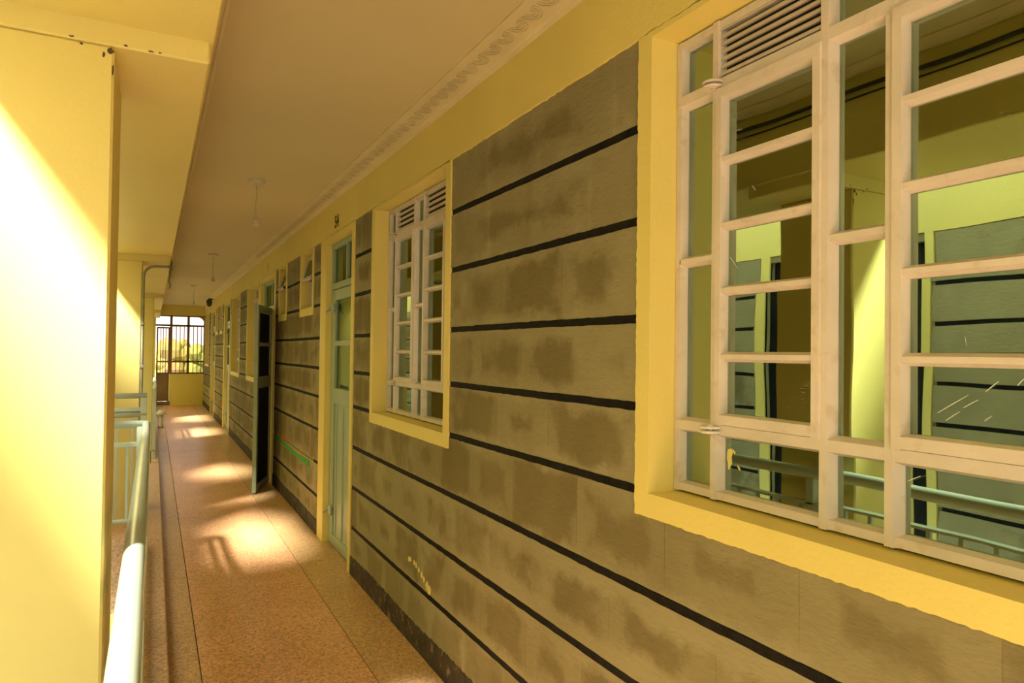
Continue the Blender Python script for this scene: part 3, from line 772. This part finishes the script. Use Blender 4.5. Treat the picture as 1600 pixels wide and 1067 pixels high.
# mushroom bollard by the kerb
bo = empty('bollard', (.145, 14.6, 0), 'small cream mushroom-topped bollard at the far kerb', 'bollard')
mb = MB(); mb.lathe([(0, 0), (.05, 0), (.045, .04), (.032, .08), (.032, .26), (0, .26)], (.145, 14.6, .0), 14); mb.build('stem', 'white', bo, smooth=True)
mb = MB(); mb.lathe([(0, .25), (.085, .25), (.09, .27), (.075, .30), (.04, .33), (0, .335)], (.145, 14.6, .0), 16); mb.build('cap', 'white', bo, smooth=True)

# ------------------------------------------------------------------ end wall with the grille
ew = MB(); YE = Y_END
ew.box(-.5, .04, YE, YE+.2, -.1, CEIL+.1)
ew.box(.378, XI, YE, YE+.18, -.1, .83); ew.box(-.1, XI, YE-.05, YE+.2, 2.39, CEIL+.1)
ew.box(1.235, XI, YE, YE+.2, .8, 2.4)
end = ew.build('wall_back', 'yellow'); tag(end, 'yellow end wall of the corridor with a low panel under the grille', 'wall', kind='structure')
# rounded haunch in the top right corner of the opening
ar = [(1.24, 2.40), (1.24, 2.13)] + [(.86+.30*math.cos(t)+.08, 2.13+.26*math.sin(t)) for t in [k*math.pi/16 for k in range(9)]]
mb = MB(); n = len(ar); v = [(x, YE+.02, z) for x, z in ar]+[(x, YE+.16, z) for x, z in ar]
mb.add(v, [tuple(range(n)), tuple(range(n, 2*n))[::-1]]+[(i, (i+1) % n, n+(i+1) % n, n+i) for i in range(n)]); mb.build('arch_haunch', 'yellow', end)
gr = empty('window_10', (.64, YE+.05, .83), 'brown steel grille with upright bars closing the corridor end', 'grille', kind='structure')
mb = MB()
for x in (.405, .82, 1.225): mb.bbox(x-.03, x+.03, YE+.02, YE+.07, .83, 2.39, .003)
for z in (.845, 1.16, 2.12): mb.bbox(.43, 1.2, YE+.02, YE+.07, z-.025, z+.025, .003)
mb.bbox(.04, .40, YE+.02, YE+.07, 2.10, 2.15, .003); mb.bbox(.04, 1.2, YE+.02, YE+.07, 2.36, 2.40, .003)
mb.build('frame', 'brown', gr)
for x in [.43+.097*k for k in (1, 2, 3)] + [.85+.097*k for k in (1, 2, 3)]:
    mb = MB(); mb.box(x-.009, x+.009, YE+.04, YE+.058, .86, 2.1); mb.build('bar', 'brown', gr)
for (xa, xb) in ((.435, .79), (.85, 1.2)):
    for za, zb_ in ((.87, 1.135), (1.185, 2.095), (2.145, 2.36)):
        mb = MB(); mb.box(xa-.01, xb+.01, YE+.062, YE+.066, za-.01, zb_+.01); mb.build('pane', 'dimmed', gr)  # added pane, its tint dims the sky and trees
mb = MB(); mb.box(.04, .38, YE+.062, YE+.066, 2.14, 2.37); mb.build('pane', 'dimmed', gr)  # same added dimming tint over the top light
ed = empty('door_6', (.2, YE+.05, 0), 'brown steel door with barred top at the corridor end', 'door', kind='structure')
mb = MB(); mb.bbox(.06, .10, YE+.02, YE+.06, .1, 2.08, .003); mb.bbox(.34, .375, YE+.02, YE+.06, .1, 2.08, .003)
for z in (.85, 1.16, 2.06): mb.bbox(.10, .34, YE+.02, YE+.06, z-.02, z+.02, .003)
mb.build('stile_frame', 'brown', ed)
mb = MB(); mb.box(.09, .35, YE+.035, YE+.05, .11, .84); mb.build('lower_panel', 'brown', ed)
for x in (.16, .22, .28): mb = MB(); mb.box(x-.008, x+.008, YE+.035, YE+.05, .86, 2.04); mb.build('bar', 'brown', ed)
for za, zb_ in ((.86, 1.15), (1.17, 2.05)):
    mb = MB(); mb.box(.09, .35, YE+.052, YE+.056, za, zb_); mb.build('pane', 'dimmed', ed)  # added pane that dims the view behind the door bars
mb = MB(); mb.box(.06, .40, YE, YE+.15, .0, .10); mb.build('step', 'brown', ed)

# ------------------------------------------------------------------ outside beyond the grille
def tree(x, y, h, r, mat, label):
    rnd = random.Random(int(x*31+y*7)); t = empty('tree', (x, y, -3), label, 'tree', 'trees beyond the end grille')
    mb = MB(); mb.tube([(x, y, -3), (x+.1, y, -3+h*.3), (x-.05, y, -3+h*.6)], [.22, .16, .08], 8); mb.build('trunk', 'bark', t)
    bm = bmesh.new()
    for k in range(12):
        a = rnd.uniform(0, 6.28); q = rnd.uniform(0, .75)*r; rad = rnd.uniform(.32, .55)*r
        res = bmesh.ops.create_icosphere(bm, subdivisions=2, radius=rad)
        c = Vector((x+q*math.cos(a), y+q*math.sin(a), -3+h-r*.9+rnd.uniform(-.55, .5)*r))
        for vv in res['verts']: vv.co = vv.co*(1+rnd.uniform(-.16, .16)) + c
    bm.verts.index_update(); mb = MB(); mb.add([q.co for q in bm.verts], [[w.index for w in f.verts] for f in bm.faces]); bm.free(); mb.build('crown', mat, t)
for k, (x, y, h, r, m_) in enumerate(((-1.0, 62, 5.4, 2.2, 'leaf2'), (1.6, 66, 5.6, 2.0, 'leaf2'), (3.4, 60, 4.9, 1.8, 'leaf1'), (5.2, 64, 4.7, 2.0, 'leaf1'), (7.2, 61, 4.8, 2.0, 'leaf2'), (.2, 48, 3.2, 1.2, 'leaf1'), (3.0, 47, 2.7, 1.2, 'leaf1'), (5.0, 50, 3.2, 1.5, 'leaf2'))):
    tree(x, y, h, r, m_, ['tall yellow-green tree behind the end door bars', 'yellow-green tree behind the middle grille bay', 'green tree behind the middle grille bay', 'green tree behind the right grille bay', 'tree at the right edge of the grille view', 'low bush in front of the trees, at the left of the grille', 'low bush in front of the trees, mid grille', 'low bush in front of the trees, right of the grille'][k])
sh = empty('shed', (1.0, 42, -3), 'small distant shed with a bright orange roof seen through the grille', 'shed')
mb = MB(); mb.box(.55, 1.25, 41.6, 42.8, -3, .35); mb.build('wall', 'ground', sh)
mb = MB(); mb.prism([(.35, .45), (.35, 1.35), (.75, .9)], 1, 41.5, 42.9); mb.build('roof', 'roof', sh)
mb = MB(); mb.box(-30, 60, 30, 119, -3.0, -2.98); tag(mb.build('grass_field', 'grass'), 'dry green field beyond the building', 'field', kind='structure')
print('blocks', count)
